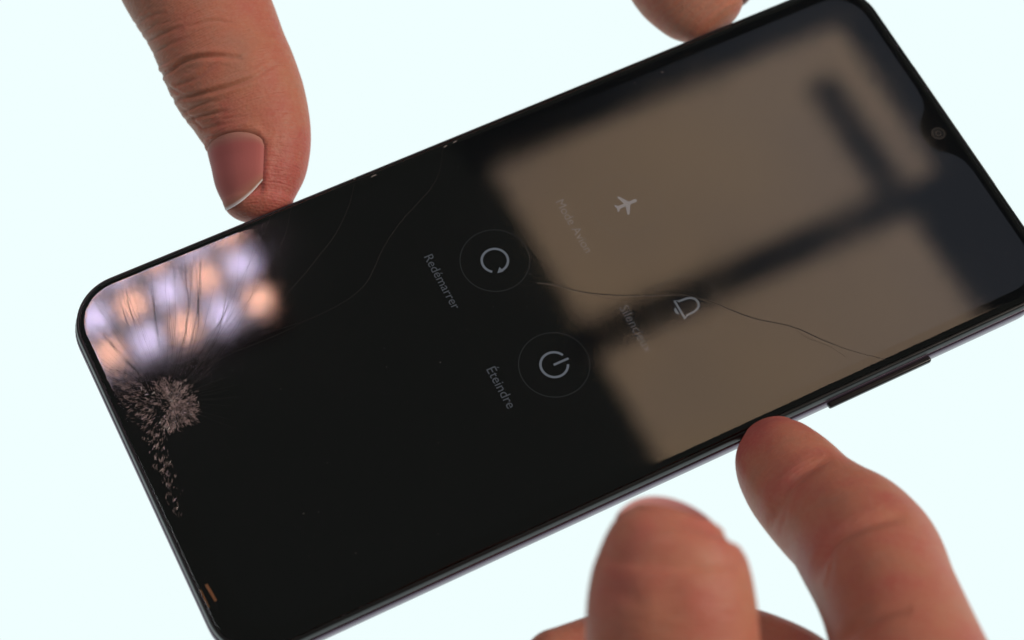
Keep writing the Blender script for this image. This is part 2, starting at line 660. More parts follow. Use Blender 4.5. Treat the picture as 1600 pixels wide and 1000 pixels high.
# airplane
ix, iy = ICONS["airplane"]
pl = [(21, 16), (21, 14), (13, 9), (13, 3.5), (12.6, 2.5), (11.5, 2), (10.4, 2.5), (10, 3.5), (10, 9), (2, 14), (2, 16), (10, 13.5), (10, 19), (8, 20.5), (8, 22), (11.5, 21), (15, 22), (15, 20.5), (13, 19), (13, 13.5)]
pts = up(ix, iy, [((x - 11.5) * 0.212, (12 - y) * 0.212) for x, y in pl])
from mathutils.geometry import tessellate_polygon
tri = tessellate_polygon([[Vector((x, y, 0)) for x, y in pts]])
on_display("airplane_icon", [(x, y, ZI) for x, y in pts], tri, M_ICON, display)
# bell
ix, iy = ICONS["bell"]
bl = [(-2.0, -1.55), (2.0, -1.55), (1.5, -0.95), (1.42, 0.5), (1.2, 1.3), (0.7, 1.85), (0, 2.05), (-0.7, 1.85), (-1.2, 1.3), (-1.42, 0.5), (-1.5, -0.95)]
outl = stroke(up(ix, iy, bl), 0.4, True)
cl = up(ix, iy, [(-0.75, -2.0), (0.75, -2.0), (0.45, -2.5), (-0.45, -2.5)])
V, F = merge([outl, ([(*p, ZI) for p in cl], [(0, 1, 2, 3)])])
on_display("bell_icon", V, F, M_ICON, display)


def caption(txt, x, y0, y1):
    cu = bpy.data.curves.new("caption", 'FONT')
    cu.body = txt
    cu.align_x = 'LEFT'
    cu.resolution_u = 4
    t = bpy.data.objects.new("caption_source", cu)
    scene.collection.objects.link(t)
    dg = bpy.context.evaluated_depsgraph_get()
    me = bpy.data.meshes.new_from_object(t.evaluated_get(dg))
    bpy.data.objects.remove(t)
    co = np.array([v.co[:] for v in me.vertices])
    xmin, xmax = co[:, 0].min(), co[:, 0].max()
    s = (y0 - y1) / (xmax - xmin)
    for v in me.vertices:
        lx, ly = (v.co.x - xmin) * s, v.co.y * s
        v.co = Vector(((x + ly) * MM, (y0 - lx) * MM, ZI * MM))
    me.materials.clear()
    me.materials.append(M_TEXT)
    o = bpy.data.objects.new("caption", me)
    link(o, display)
    return o


caption("Mode Avion", 5.6, 16.3, 4.8)
caption("Redémarrer", -20.2, 16.4, 4.9)
caption("Éteindre", -20.1, -7.8, -16.0)
caption("Silencieux", 5.9, -7.2, -16.9)
for o in list(scene.objects):
    if o.parent is display:
        o.matrix_parent_inverse = (Matrix.Translation(phone.location) @ display.matrix_parent_inverse).inverted() if False else Matrix.Identity(4)

# front camera in the notch
cc = (75.1, -1.0)
def disc(name, r0, r1, z, mat, parent):
    bm = bmesh.new()
    n = 40
    V, F = [], []
    for k in range(n):
        a = 2 * math.pi * k / n
        V.append((cc[0] + r1 * math.cos(a), cc[1] + r1 * math.sin(a), z))
        V.append((cc[0] + r0 * math.cos(a), cc[1] + r0 * math.sin(a), z - (0.0 if r0 > 0 else 0.0)))
    for k in range(n):
        j = (k + 1) % n
        F.append((2 * k, 2 * j, 2 * j + 1, 2 * k + 1))
    if r0 <= 0.01:
        F = [tuple(2 * k for k in range(n))]
    bm.free()
    o = mesh_obj(name, V, F, mat)
    return keep(o, parent) if parent is phone else link_child(o, parent)


def link_child(o, parent):
    o.parent = parent
    o.matrix_parent_inverse = Matrix.Identity(4)
    return o


fc = disc("front_camera", 0.0, 1.35, -0.535, M_LENS, phone)
disc("lens_ring", 1.0, 1.3, -0.525, M_LENSRING, fc)
disc("lens_ring", 0.42, 0.52, -0.525, M_LENSRING, fc)
# earpiece slit at the very edge
bm = bmesh.new()
box_mm(bm, CX + HX - 0.93, CX + HX - 0.58, -14 + CY, 14 + CY, -0.42, -0.3)
keep(bm_obj("earpiece_slit", bm, plain("earpiece_mesh", (0.05, 0.05, 0.055), 0.5, metal=0.5, bump=0.8, bscale=5000)), phone)


# side buttons on the phone's right side (-y)
def button(name, x0, x1, out):
    bm = bmesh.new()
    vs = box_mm(bm, x0, x1, CY - HY - out, CY - HY + 1.0, -4.0, -2.75)
    bmesh.ops.bevel(bm, geom=[e for e in bm.edges], offset=0.45 * MM, segments=3, affect='EDGES', profile=0.6)
    o = bm_obj(name, bm, M_BUTTON, None, True)
    return keep(o, phone)


button("volume_button", 30.4, 51.0, 0.75)
button("power_button", 14.0, 21.0, 0.6)

# copper slip showing under the glass near the lower edge
V, F = merge([stroke([tuple(P(322, 912)[:2]), tuple(P(337, 938)[:2])], 0.45, z=-0.5),
              stroke([tuple(P(313, 920)[:2]), tuple(P(327, 948)[:2])], 0.2, z=-0.5)])
keep(mesh_obj("copper_contact", V, F, M_ORANGE), phone)

# ------------------------------------------------------------------ cracks
def on_glass(x, y, m=1.5):
    ax, ay = abs(x - CX) - (HX - RAD), abs(y - CY) - (HY - RAD)
    if ax > 0 and ay > 0 and math.hypot(ax, ay) > RAD - m - 0.5:
        return False
    return (CX - HX + m + .6 < x < CX + HX - m - .6) and (CY - HY + m + .6 < y < CY + HY - m - 0.2)


def px_line(pts):
    return [tuple(P(u, v)[:2]) for u, v in pts]


def smooth_line(pts, step=0.5):
    pts = [np.array(p, float) for p in pts]
    ext = [2 * pts[0] - pts[1]] + pts + [2 * pts[-1] - pts[-2]]
    out = []
    for i in range(1, len(ext) - 2):
        p0, p1, p2, p3 = ext[i - 1:i + 3]
        n = max(2, int(np.linalg.norm(p2 - p1) / step))
        for k in range(n):
            t = k / n
            out.append(0.5 * ((2 * p1) + (-p0 + p2) * t + (2 * p0 - 5 * p1 + 4 * p2 - p3) * t * t + (-p0 + 3 * p1 - 3 * p2 + p3) * t ** 3))
    out.append(pts[-1])
    return out


IMP = np.array([-71.3, 10.2])
def crack(lines, width, height, name="crack"):
    parts = []
    for ln in lines:
        n = len(ln)
        w = [width * (0.45 + 0.55 * math.sin(math.pi * min(1, (i + 1) / (0.3 * n + 1)) / 2)) * (1 if i < n * .8 else max(0.3, (n - i) / (n * .2))) for i in range(n)]
        parts.append(stroke(ln, w, z=-0.004, zr=height))
    V, F = merge(parts)
    return keep(mesh_obj(name, V, F, M_CRACK), phone)


# one long crack across the middle
for line, w in (
    ([(838, 441), (870, 445), (905, 455), (955, 461), (1010, 461), (1060, 460), (1085, 464), (1115, 472), (1150, 487), (1185, 499), (1240, 511), (1290, 533), (1335, 549), (1382, 561)], 0.17),
    ([(555, 278), (548, 312), (535, 345), (520, 372), (498, 400), (470, 435), (435, 473), (395, 510), (350, 545)], 0.11),
    ([(692, 225), (688, 262), (676, 290), (652, 318), (625, 348), (600, 385), (584, 420), (568, 447), (535, 473), (480, 500), (420, 520), (370, 545)], 0.11),
    ([(455, 325), (446, 365), (425, 410), (402, 450), (372, 490), (345, 525), (320, 556)], 0.13),
    ([(425, 332), (405, 380), (375, 440), (350, 490), (325, 535), (305, 562)], 0.13),
    ([(470, 505), (440, 520), (405, 535), (360, 552), (330, 570)], 0.1),
):
    ln = smooth_line(px_line(line))
    ln = [p + rng.normal(0, 0.02, 2) for p in ln]
    crack([ln], w, 0.035)
    if w > 0.15:     # lighter ribbon paints a glint along the far lip; a fine fork leaves it
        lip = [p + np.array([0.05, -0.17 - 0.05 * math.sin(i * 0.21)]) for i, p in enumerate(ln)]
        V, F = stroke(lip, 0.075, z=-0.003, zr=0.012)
        keep(mesh_obj("crack_glint", V, F, M_GLINT), phone)
        fk = smooth_line(px_line([(905, 455), (950, 466), (1000, 470), (1050, 468)]))
        crack([fk], 0.07, 0.02)
        fk = smooth_line(px_line([(1240, 511), (1262, 528), (1296, 541), (1322, 558)]))
        crack([fk], 0.06, 0.02)

# fan of fine cracks from the impact
fan = []
for i in range(64):
    t = i / 63
    ph = 12 + 150 * t + rng.normal(0, 2.0)
    r0 = rng.uniform(4.6, 6.2)
    p = IMP + r0 * np.array([math.cos(math.radians(ph)), math.sin(math.radians(ph))])
    ln = [p.copy()]
    ang = ph
    tgt = 90 + (ph - 90) * 0.25 + rng.normal(0, 7)
    L = rng.uniform(7, 30) if i % 3 else 40
    s = 0.0
    wob = rng.normal(0, 1)
    while s < L:
        ang += (tgt - ang) * 0.02 + rng.normal(0, 1.2) + 0.35 * wob * math.sin(s * 0.6)
        if rng.random() < 0.012:
            p = p + rng.normal(0, 0.25, 2)
        p = p + 0.4 * np.array([math.cos(math.radians(ang)), math.sin(math.radians(ang))])
        if not on_glass(p[0], p[1]):
            break
        ln.append(p.copy()); s += 0.4
    if len(ln) > 4:
        fan.append(ln)
for ln in fan:
    crack([ln], rng.uniform(0.055, 0.12), 0.03)
# hair-fine spokes right round the impact
spk = []
for i in range(120):
    ph = rng.uniform(20, 150) if i < 95 else rng.uniform(-60, 20)
    r0 = rng.uniform(4.2, 6.0)
    L = rng.uniform(2.0, 7.5)
    d = np.array([math.cos(math.radians(ph)), math.sin(math.radians(ph))])
    ln = [IMP + d * (r0 + L * k / 10) + rng.normal(0, 0.02, 2) for k in range(11)]
    ln = [p for p in ln if on_glass(*p)]
    if len(ln) > 3:
        spk.append(ln)
V, F = merge([stroke(ln, rng.uniform(0.018, 0.045), z=-0.004, zr=0.012) for ln in spk])
tag(keep(mesh_obj("hairline_cracks", V, F, M_CRACK), phone), kind="stuff")

# crushed glass
def patch_noise(x, y):
    return (math.sin(1.9 * x + 1.3 * y) + math.sin(2.7 * y - 1.1 * x + 1.7) + math.sin(4.1 * x + 3.3) * math.sin(3.7 * y)) / 3


_sp = rng.uniform(0.0, 1.0, 90) ** 1.6
_sp2 = rng.uniform(0.3, 1.0, 23)


def spoke(ph):
    """uneven brightness of the powdery spokes round the impact"""
    t = (ph / (2 * math.pi)) % 1.0
    a = t * 90
    i = int(a) % 90
    return (_sp[i] * (1 - a % 1) + _sp[(i + 1) % 90] * (a % 1)) * _sp2[int(t * 23) % 23] * 0.9 + 0.02


Vs, Fs = [], []
cen = np.array([-70.6, 9.2])
cnt = 0
while cnt < 2900:
    if rng.random() < 0.83:
        ph = rng.uniform(-math.pi, math.pi)
        lim = 4.9 * (1 + 0.07 * math.sin(5 * ph) + 0.05 * math.sin(11 * ph + 1)) * rng.uniform(0.8, 1.06)
        r = lim * math.sqrt(rng.random())
        q = cen + r * np.array([math.cos(ph), math.sin(ph)]) * np.array([0.92, 1.05])
        k = spoke(ph + 0.04 * math.sin(3 * r))
        k *= 0.3 + 0.7 * (0.5 + 0.5 * patch_noise(q[0] * 2.1, q[1] * 2.1))
        k *= 1.0 - 0.5 * (r / lim) ** 3
        if ph > 1.9 or ph < -2.6:
            k *= 0.35 if patch_noise(q[0] * 1.4, q[1] * 1.4) > 0.05 else 0.05
    else:
        t = rng.random()
        a, b_, c_ = np.array([-76.3, 17.5]), np.array([-73.8, 8.0]), np.array([-77.4, -10.0])
        q = (a * (1 - t) ** 2 + 2 * b_ * t * (1 - t) + c_ * t * t) + rng.normal(0, 1.0, 2) * np.array([1.0, 1.4]) * (1.3 - 0.8 * t)
        k = (0.6 if patch_noise(q[0] * 1.7, q[1] * 1.7) > 0.25 else 0.05) * (1.0 - 0.85 * t)
    if rng.random() > k or not on_glass(q[0], q[1], 0.9):
        continue
    rd = q - cen
    rd = rd / (np.linalg.norm(rd) + 1e-6)
    j = rng.normal(0, 0.35)
    rd = np.array([rd[0] - rd[1] * j, rd[1] + rd[0] * j])
    nd = np.array([-rd[1], rd[0]])
    l, w = rng.uniform(0.10, 0.55), rng.uniform(0.015, 0.055)
    tl, tw = rng.normal(0, 0.03), rng.normal(0, 0.02)
    z = 0.02 + abs(rng.normal(0, 0.02))
    pts = [(q + rd * l, z + tl), (q + nd * w, z + tw), (q - rd * l, z - tl), (q - nd * w, z - tw)]
    o_ = len(Vs)
    Vs += [(p[0], p[1], max(zz, 0.008)) for p, zz in pts]
    Fs.append((o_, o_ + 1, o_ + 2, o_ + 3))
    cnt += 1
tag(keep(mesh_obj("crushed_glass", Vs, Fs, M_SHARD), phone), kind="stuff")
# a few bigger splinters that catch the light
for k in range(16):
    ph = rng.uniform(-math.pi, math.pi)
    q = cen + rng.uniform(0.5, 4.5) * np.array([math.cos(ph), math.sin(ph)]) + (np.array([-3.5, 4]) if k % 2 else 0)
    if not on_glass(*q, 1.0):
        continue
    s = rng.uniform(0.2, 0.42)
    pts = [(q + s * np.array([math.cos(a), math.sin(a)])) for a in sorted(rng.uniform(0, 6.28, 4))]
    tilt = rng.normal(0, 0.25, 2)
    V = [(p[0], p[1], 0.14 + float((p - q) @ tilt)) for p in pts] + [(p[0], p[1], 0.0) for p in pts]
    F = [(0, 1, 2, 3)] + [(i, 4 + i, 4 + (i + 1) % 4, (i + 1) % 4) for i in range(4)]
    keep(mesh_obj("splinter", V, F, M_CHIP), phone)
# chips along the far long edge
for (u, v, l) in ((584, 275, 1.2), (696, 229, 0.8), (711, 222, 0.9), (554, 280, 0.5), (1035, 113, 0.35), (1204, 111, 0.25), (1125, 296, 0.2)):
    q = P(u, v)[:2]
    V = [(q[0] - l / 2, q[1] - 0.08, 0.012), (q[0] + l / 2, q[1] + 0.02, 0.012), (q[0] + l * .3, q[1] + 0.14, 0.06), (q[0] - l * .3, q[1] + 0.1, 0.05)]
    keep(mesh_obj("glass_chip", V, [(0, 1, 2, 3)], M_CHIP), phone)

# dust on the glass
Vd, Fd = [], []
for k in range(70):
    q = np.array([rng.uniform(-74, 76), rng.uniform(-34, 33)])
    r = rng.uniform(0.03, 0.085)
    a0 = rng.uniform(0, 6)
    o_ = len(Vd)
    el = rng.uniform(0.4, 1.6)
    for c in range(5):
        a = a0 + c * 1.2566
        Vd.append((q[0] + r * el * math.cos(a), q[1] + r * math.sin(a), 0.012))
    Vd.append((q[0], q[1], 0.05))
    Fd += [(o_ + c, o_ + (c + 1) % 5, o_ + 5) for c in range(5)]
tag(keep(mesh_obj("dust_specks", Vd, Fd, plain("dust", (0.16, 0.15, 0.14), 0.8)), phone), kind="stuff")

# ------------------------------------------------------------------ hands
def crom(A, x, xi):
    """Catmull-Rom style interpolation (non-uniform) of rows A at x"""
    A = np.asarray(A, float)
    m = np.gradient(A, x, axis=0)
    i = np.clip(np.searchsorted(x, xi) - 1, 0, len(x) - 2)
    h = (x[i + 1] - x[i])[:, None]
    t = ((xi - x[i]) / (x[i + 1] - x[i]))[:, None]
    return ((2 * t ** 3 - 3 * t ** 2 + 1) * A[i] + (t ** 3 - 2 * t ** 2 + t) * h * m[i]
            + (-2 * t ** 3 + 3 * t ** 2) * A[i + 1] + (t ** 3 - t ** 2) * h * m[i + 1])


class Loft:
    """finger surface swept between two outlines given as photo pixels at known heights"""
    def __init__(self, pairs, cap, step=0.3, nt=144, expo=2.0, base_cap=4.0):
        rows = []
        for (lx, ly, rx, ry, z, th) in pairs:
            c = P((lx + rx) / 2, (ly + ry) / 2, z)
            dep = (c - CAM) @ RC[2]
            k = dep / FPX
            w = RC[0] * (rx - lx) * k + RC[1] * (ry - ly) * k
            rows.append(np.concatenate([c, w / 2, [th]]))
        rows = np.array(rows)
        s = np.concatenate([[0], np.cumsum(np.linalg.norm(np.diff(rows[:, :3], axis=0), axis=1))])
        n = int(s[-1] / step) + 1
        si = np.linspace(0, s[-1], n)
        R = crom(rows, s, si)
        for _ in range(6):
            R[1:-1] = 0.25 * R[:-2] + 0.5 * R[1:-1] + 0.25 * R[2:]
        C, Wv, th = R[:, :3], R[:, 3:6], R[:, 6]
        # caps
        tdir = C[-1] - C[-5]; tdir /= np.linalg.norm(tdir)
        q = np.sin(np.linspace(0, math.pi / 2, max(10, int(cap / step * 1.5)) + 1)[1:])
        shrink = np.sqrt(np.clip(1 - q ** 2, 0.0004, 1))
        C = np.vstack([C, C[-1] + np.outer(q * cap, tdir)])
        Wv = np.vstack([Wv, np.outer(shrink, Wv[-1])])
        th = np.concatenate([th, np.full(len(q), th[-1])])
        si = np.concatenate([si, si[-1] + q * cap])
        bdir = C[0] - C[4]; bdir /= np.linalg.norm(bdir)
        q = np.sin(np.linspace(0, math.pi / 2, 9)[1:])[::-1]
        shrink = np.sqrt(np.clip(1 - q ** 2, 0.0004, 1))
        C = np.vstack([C[0] + np.outer(q * base_cap, bdir), C])
        Wv = np.vstack([np.outer(shrink, Wv[0]), Wv])
        th = np.concatenate([np.full(len(q), th[0]), th])
        si = np.concatenate([-q * base_cap, si])
        T = np.gradient(C, axis=0)
        T /= np.linalg.norm(T, axis=1)[:, None]
        a = np.linalg.norm(Wv, axis=1)
        w = Wv / a[:, None]
        w = w - T * np.sum(w * T, axis=1)[:, None] * 0.85
        w /= np.linalg.norm(w, axis=1)[:, None]
        nrm = np.cross(T, w)
        view = CAM - C
        sg = np.sign(np.sum(nrm * view, axis=1))
        nrm *= sg[:, None]
        nrm /= np.linalg.norm(nrm, axis=1)[:, None]
        self.C, self.w, self.n, self.a, self.th, self.s, self.T = C, w, nrm, a, th, si, T
        self.nt, self.expo = nt, expo

    def surf(self, fi, ang):
        """fi: fractional ring index, ang: 0 facing the viewer, +90 towards the second outline"""
        i0 = np.clip(np.floor(fi).astype(int), 0, len(self.s) - 2)
        t = np.clip(fi - i0, 0, 1)[:, None]
        L = lambda A: A[i0] * (1 - t) + A[i0 + 1] * t
        a = self.a[i0] * (1 - t[:, 0]) + self.a[i0 + 1] * t[:, 0]
        th = self.th[i0] * (1 - t[:, 0]) + self.th[i0 + 1] * t[:, 0]
        e = 2 / self.expo
        sn, cs = np.sin(ang), np.cos(ang)
        return (L(self.C) + L(self.w) * (a * np.sign(sn) * np.abs(sn) ** e)[:, None]
                + L(self.n) * (a * th * np.sign(cs) * np.abs(cs) ** e)[:, None])

    def index_at(self, s):
        return np.interp(s, self.s, np.arange(len(self.s)))

    def mesh(self, creases=(), lip=0.38, graze=0.6, gain=1.0, flush=lambda s, ang: 0.4, dents=None):
        nr, nt = len(self.s), self.nt
        ang = np.linspace(-math.pi, math.pi, nt, endpoint=False)
        FI, AN = np.meshgrid(np.arange(nr, dtype=float), ang, indexing='ij')
        V = self.surf(FI.ravel(), AN.ravel()).reshape(nr, nt, 3)
        ds = np.gradient(V, axis=0)
        da = (np.roll(V, -1, 1) - np.roll(V, 1, 1)) / 2
        N = np.cross(da, ds)
        N /= np.linalg.norm(N, axis=2)[:, :, None] + 1e-9
        out = V - self.C[:, None, :]
        sg = np.sign(np.sum(N * out, axis=2).mean())
        N *= sg
        disp = np.zeros((nr, nt))
        if len(creases):
            px = project(V.reshape(-1, 3))
            fwd = np.sum(N.reshape(-1, 3) * (CAM - V.reshape(-1, 3)), axis=1)
            fac = np.clip(fwd / np.linalg.norm(CAM - V.reshape(-1, 3), axis=1) * 4 + graze, 0, 1)
            d = np.zeros(len(px))
            for pts, depth, wd in creases:
                depth *= gain
                pts = smooth_line(pts, 6)
                best = np.full(len(px), 1e9)
                bt = np.zeros(len(px))
                n = len(pts) - 1
                for k in range(n):
                    a, b_ = pts[k], pts[k + 1]
                    ab = b_ - a
                    t = np.clip(((px - a) @ ab) / (ab @ ab + 1e-9), 0, 1)
                    dd = np.linalg.norm(px - a - t[:, None] * ab, axis=1)
                    m = dd < best
                    best[m] = dd[m]
                    bt[m] = (k + t[m]) / n
                tap = np.sqrt(np.clip(np.minimum(bt / 0.12 + 0.25, (1 - bt) / 0.45), 0, 1))
                x = best / wd
                # groove with softly swollen lips
                d += tap * depth * (-np.exp(-x ** 2) + lip * np.exp(-((x - 2.1) / 1.3) ** 2))
            disp += (d * fac).reshape(nr, nt)
        if dents is not None:
            disp += dents(FI, AN, self)
        V = V + N * disp[:, :, None]
        verts = V.reshape(-1, 3)
        F = []
        for i in range(nr - 1):
            r0, r1 = i * nt, (i + 1) * nt
            for j in range(nt):
                j2 = (j + 1) % nt
                F.append((r0 + j, r0 + j2, r1 + j2, r1 + j))
        F.append(tuple(range(nt)))
        F.append(tuple(reversed(range((nr - 1) * nt, nr * nt))))
        S = np.repeat(self.s, nt)
        AA = np.tile(ang, nr)
        arcl = AA * np.repeat(np.minimum(self.a, 12), nt)
        fl = np.array([flush(s, a) for s, a in zip(S, AA)])
        fuv = np.stack([S, arcl, fl], 1)
        return verts, F, fuv


def skin_obj(name, data, mat):
    verts, F, fuv = data
    me = bpy.data.meshes.new(name)
    me.from_pydata([tuple(v) for v in (verts * MM)], [], F)
    at = me.attributes.new("fuv", 'FLOAT_VECTOR', 'POINT')
    at.data.foreach_set("vector", fuv.astype(np.float32).ravel())
    me.materials.append(mat)
    bmx = bmesh.new(); bmx.from_mesh(me)
    bmesh.ops.recalc_face_normals(bmx, faces=bmx.faces)
    bmx.to_mesh(me); bmx.free()
    me.polygons.foreach_set("use_smooth", [True] * len(me.polygons))
    o = bpy.data.objects.new(name, me)
    scene.collection.objects.link(o)
    return o


def union(name, objs):
    """grow the fingers out of the palm: one continuous surface"""
    base = objs[0]
    for o in objs[1:]:
        md = base.modifiers.new("u", 'BOOLEAN')
        md.operation = 'UNION'
        md.solver = 'EXACT'
        md.object = o
    dg = bpy.context.evaluated_depsgraph_get()
    me = bpy.data.meshes.new_from_object(base.evaluated_get(dg))
    me.name = name
    for o in objs:
        bpy.data.objects.remove(o)
    me.materials.clear()
    me.materials.append(M_SKIN)
    me.polygons.foreach_set("use_smooth", [True] * len(me.polygons))
    o = bpy.data.objects.new(name, me)
    scene.collection.objects.link(o)
    return o


def nail(loft, s0, s1, a0, a1, parent, over=0.0, lift=0.32, straight=0.0, skew=0.0, ax_w=0.45, rnd=0.3, rp=2.3, sink=False, mat=None, nu=40, nv=48):
    """a curved nail plate lying on the finger between arc positions s0..s1 and angles a0..a1"""
    V, UV = [], []
    am, ah = math.radians((a0 + a1) / 2), math.radians((a1 - a0) / 2)
    for j in range(nv + 1):
        v = j / nv
        for i in range(nu + 1):
            u = -1 + 2 * i / nu
            # rounded cuticle and gently rounded free edge
            sa = s0 + (s1 - s0) * 0.26 * (1 - math.sqrt(max(0, 1 - abs(u) ** 2.4)))
            sb = s1 - (s1 - s0) * rnd * abs(u) ** rp + skew * u
            s = sa + (sb - sa) * v
            fi = np.array([loft.index_at(min(s, loft.s[-1] - 0.02))])
            p = loft.surf(fi, np.array([am + ah * u]))[0]
            if straight > 0:
                # towards the tip follow the line of the nail instead of the rounding fingertip
                sref = s0 + (s1 - s0) * straight
                if s > sref:
                    f1 = np.array([loft.index_at(sref)])
                    f0 = np.array([loft.index_at(sref - 2.0)])
                    pr, p0 = loft.surf(f1, np.array([am + ah * u]))[0], loft.surf(f0, np.array([am + ah * u]))[0]
                    d = (pr - p0) / np.linalg.norm(pr - p0)
                    k = int(f1[0])
                    ax = loft.T[k]
                    d = (1 - ax_w) * d + ax_w * ax
                    pl_ = pr + d * (s - sref)
                    p = pl_
            k = int(loft.index_at(min(s, loft.s[-1] - 0.5)))
            c = loft.C[k]
            nd = p - c
            nd = nd - loft.T[k] * (nd @ loft.T[k])
            nd /= np.linalg.norm(nd) + 1e-9
            edge = min(1, (1 - abs(u)) / 0.16) * min(1, v / 0.10)
            if sink:
                edge *= min(1, 0.25 + 0.75 * (1 - v) / 0.14)
            h = -0.25 + (lift + 0.25) * math.sqrt(max(0, edge))
            V.append(p + nd * h)
            UV.append((v, u, 0))
    nF = []
    W_ = nu + 1
    for j in range(nv):
        for i in range(nu):
            nF.append((j * W_ + i, j * W_ + i + 1, (j + 1) * W_ + i + 1, (j + 1) * W_ + i))
    me = bpy.data.meshes.new("fingernail")
    me.from_pydata([tuple(np.array(v) * MM) for v in V], [], nF)
    at = me.attributes.new("fuv", 'FLOAT_VECTOR', 'POINT')
    at.data.foreach_set("vector", np.array(UV, np.float32).ravel())
    me.materials.append(mat or M_NAIL)
    me.polygons.foreach_set("use_smooth", [True] * len(me.polygons))
    o = bpy.data.objects.new("fingernail", me)
    link(o, parent)
    if sink:
        return o                      # every edge is bedded in the skin
    so = o.modifiers.new("thickness", 'SOLIDIFY')
    so.thickness = 0.00022
    so.offset = 0.0
    return o


def nail_dent(s0, s1, a0, a1, depth=0.35):
    """skin sinks under the nail and swells into a fold round it"""
    am, ah = math.radians((a0 + a1) / 2), math.radians((a1 - a0) / 2)
    def f(FI, AN, loft):
        S = np.interp(FI, np.arange(len(loft.s)), loft.s)
        da = np.angle(np.exp(1j * (AN - am))) / ah
        u = np.abs(da)
        sa = s0 + (s1 - s0) * 0.26 * (1 - np.sqrt(np.clip(1 - np.clip(u, 0, 1) ** 2.4, 0, 1)))
        v = (S - sa) / (s1 - sa)
        # signed distance (mm) to the outline, positive outside
        side = (u - 1) * ah * 9.0
        back = (sa - S)
        dist = np.maximum(side, back)
        tipfade = np.clip((s1 + 0.5 - S) / 3.0, 0, 1)
        fold = 0.24 * np.exp(-((dist - 0.9) / 1.0) ** 2) * tipfade
        under = -depth * (1 / (1 + np.exp(dist / 0.12))) * np.clip((s1 - 1.0 - S) / 1.5, 0, 1)
        return np.where(dist < 6, fold + under, 0)
    return f


def cr(pts, depth, w, sc, ox, oy):
    return ([np.array((ox + x / sc, oy + y / sc)) for x, y in pts], depth, w)


def ends(loft, u, v):
    """arc position whose axis point projects nearest to a pixel"""
    q = project(loft.C)
    return loft.s[np.argmin(np.hypot(q[:, 0] - u, q[:, 1] - v))]


# ---- hand at the far long edge: thumb and a fingertip
thumb = Loft([(20, -560, 330, -640, 16, .85), (95, -300, 330, -390, 12, .88), (150, -110, 345, -200, 7, .9), (190, 0, 378, -90, 4, .9), (235, 75, 420, -11, 2, .9),
              (258, 128, 446, 58, 0.5, .88), (272, 156, 461, 93, 0, .87), (300, 197, 476, 138, -1, .86), (325, 240, 483, 190, -2, .85),
              (332, 270, 481, 235, -3, .83), (338, 297, 471, 278, -3.6, .8), (350, 322, 458, 305, -4, .76)], 4.0, step=0.26, nt=180)
s_cut, s_tip = ends(thumb, 366, 224), ends(thumb, 402, 330)
NA = (-112, 14)
T1 = lambda pts, d, w: cr(pts, d, w, 3.2, 100, 0)
thumb_creases = [
    T1([(470, 385), (540, 345), (600, 305), (720, 280), (900, 290)], .50, 3.6),
    T1([(560, 425), (660, 390), (740, 330)], .24, 3.0),
    T1([(530, 500), (690, 468), (830, 430), (950, 385), (1060, 315)], .36, 3.4),
    T1([(410, 205), (500, 165), (600, 130)], .24, 3.2),
    T1([(610, 597), (720, 572), (830, 548)], .24, 2.8),
    T1([(590, 560), (690, 520), (760, 500)], .16, 2.6),
    T1([(620, 135), (740, 105), (860, 120)], .14, 2.6),
    T1([(345, 125), (430, 80), (520, 60)], .16, 2.8),
    T1([(440, 270), (520, 225), (640, 180)], .16, 2.8),
    T1([(690, 645), (790, 622), (860, 610)], .14, 2.4),
    T1([(520, 430), (570, 462), (620, 478)], .14, 2.2),
    T1([(700, 690), (800, 668), (900, 665)], .12, 2.2),
    T1([(470, 330), (540, 300), (600, 262)], .14, 2.2),
    T1([(380, 170), (450, 130), (520, 110)], .12, 2.2),
    T1([(690, 640), (610, 560), (560, 520)], .08, 2.0),
]
for k in range(26):   # small irregular wrinkles over the joint
    y0 = rng.uniform(20, 690)
    x0 = 300 + y0 * 0.62 + rng.uniform(0, 130)
    l = rng.uniform(50, 130)
    sl = rng.uniform(-0.5, -0.15)
    thumb_creases.append(T1([(x0, y0), (x0 + l / 2, y0 + sl * l / 2 + rng.normal(0, 5)), (x0 + l, y0 + sl * l)], rng.uniform(.03, .09), rng.uniform(1.4, 2.2)))
d_thumb = skin_obj("t", thumb.mesh(thumb_creases, 0.38, 0.6, 1.4, lambda s, a: 0.32 + 0.42 * np.clip((s - (s_cut - 14)) / 16, 0, 1) + 0.10 * math.sin(a + 0.35),
                                   nail_dent(s_cut, s_tip, *NA)), M_SKIN)

tipf = Loft([(800, -640, 960, -680, 14, .9), (850, -380, 1005, -440, 8, .9), (915, -180, 1075, -240, 2, .9), (962, -55, 1120, -110, -2, .88), (982, -12, 1140, -62, -3, .86),
             (1003, 12, 1155, -34, -3.4, .83), (1030, 33, 1164, -8, -4, .8), (1064, 50, 1168, 12, -4.2, .75)], 2.4, step=0.3, nt=132)
f_cut, f_tip = ends(tipf, 1055, -75), ends(tipf, 1110, 28)
d_tip = skin_obj("t", tipf.mesh([], 0, 0, 1.0, lambda s, a: 0.5 + 0.4 * np.clip((s - (f_tip - 20)) / 14, 0, 1), nail_dent(f_cut, f_tip, 46, 146)), M_SKIN)
pal = Loft([(250, -1900, 780, -1900, 45, .6), (200, -1400, 900, -1420, 36, .5), (60, -1000, 1000, -1000, 28, .42), (60, -760, 1020, -760, 22, .4), (180, -600, 1000, -600, 18, .38)], 16, step=3, nt=60, base_cap=10)
d_pal = skin_obj("t", pal.mesh(), M_SKIN)
others = []
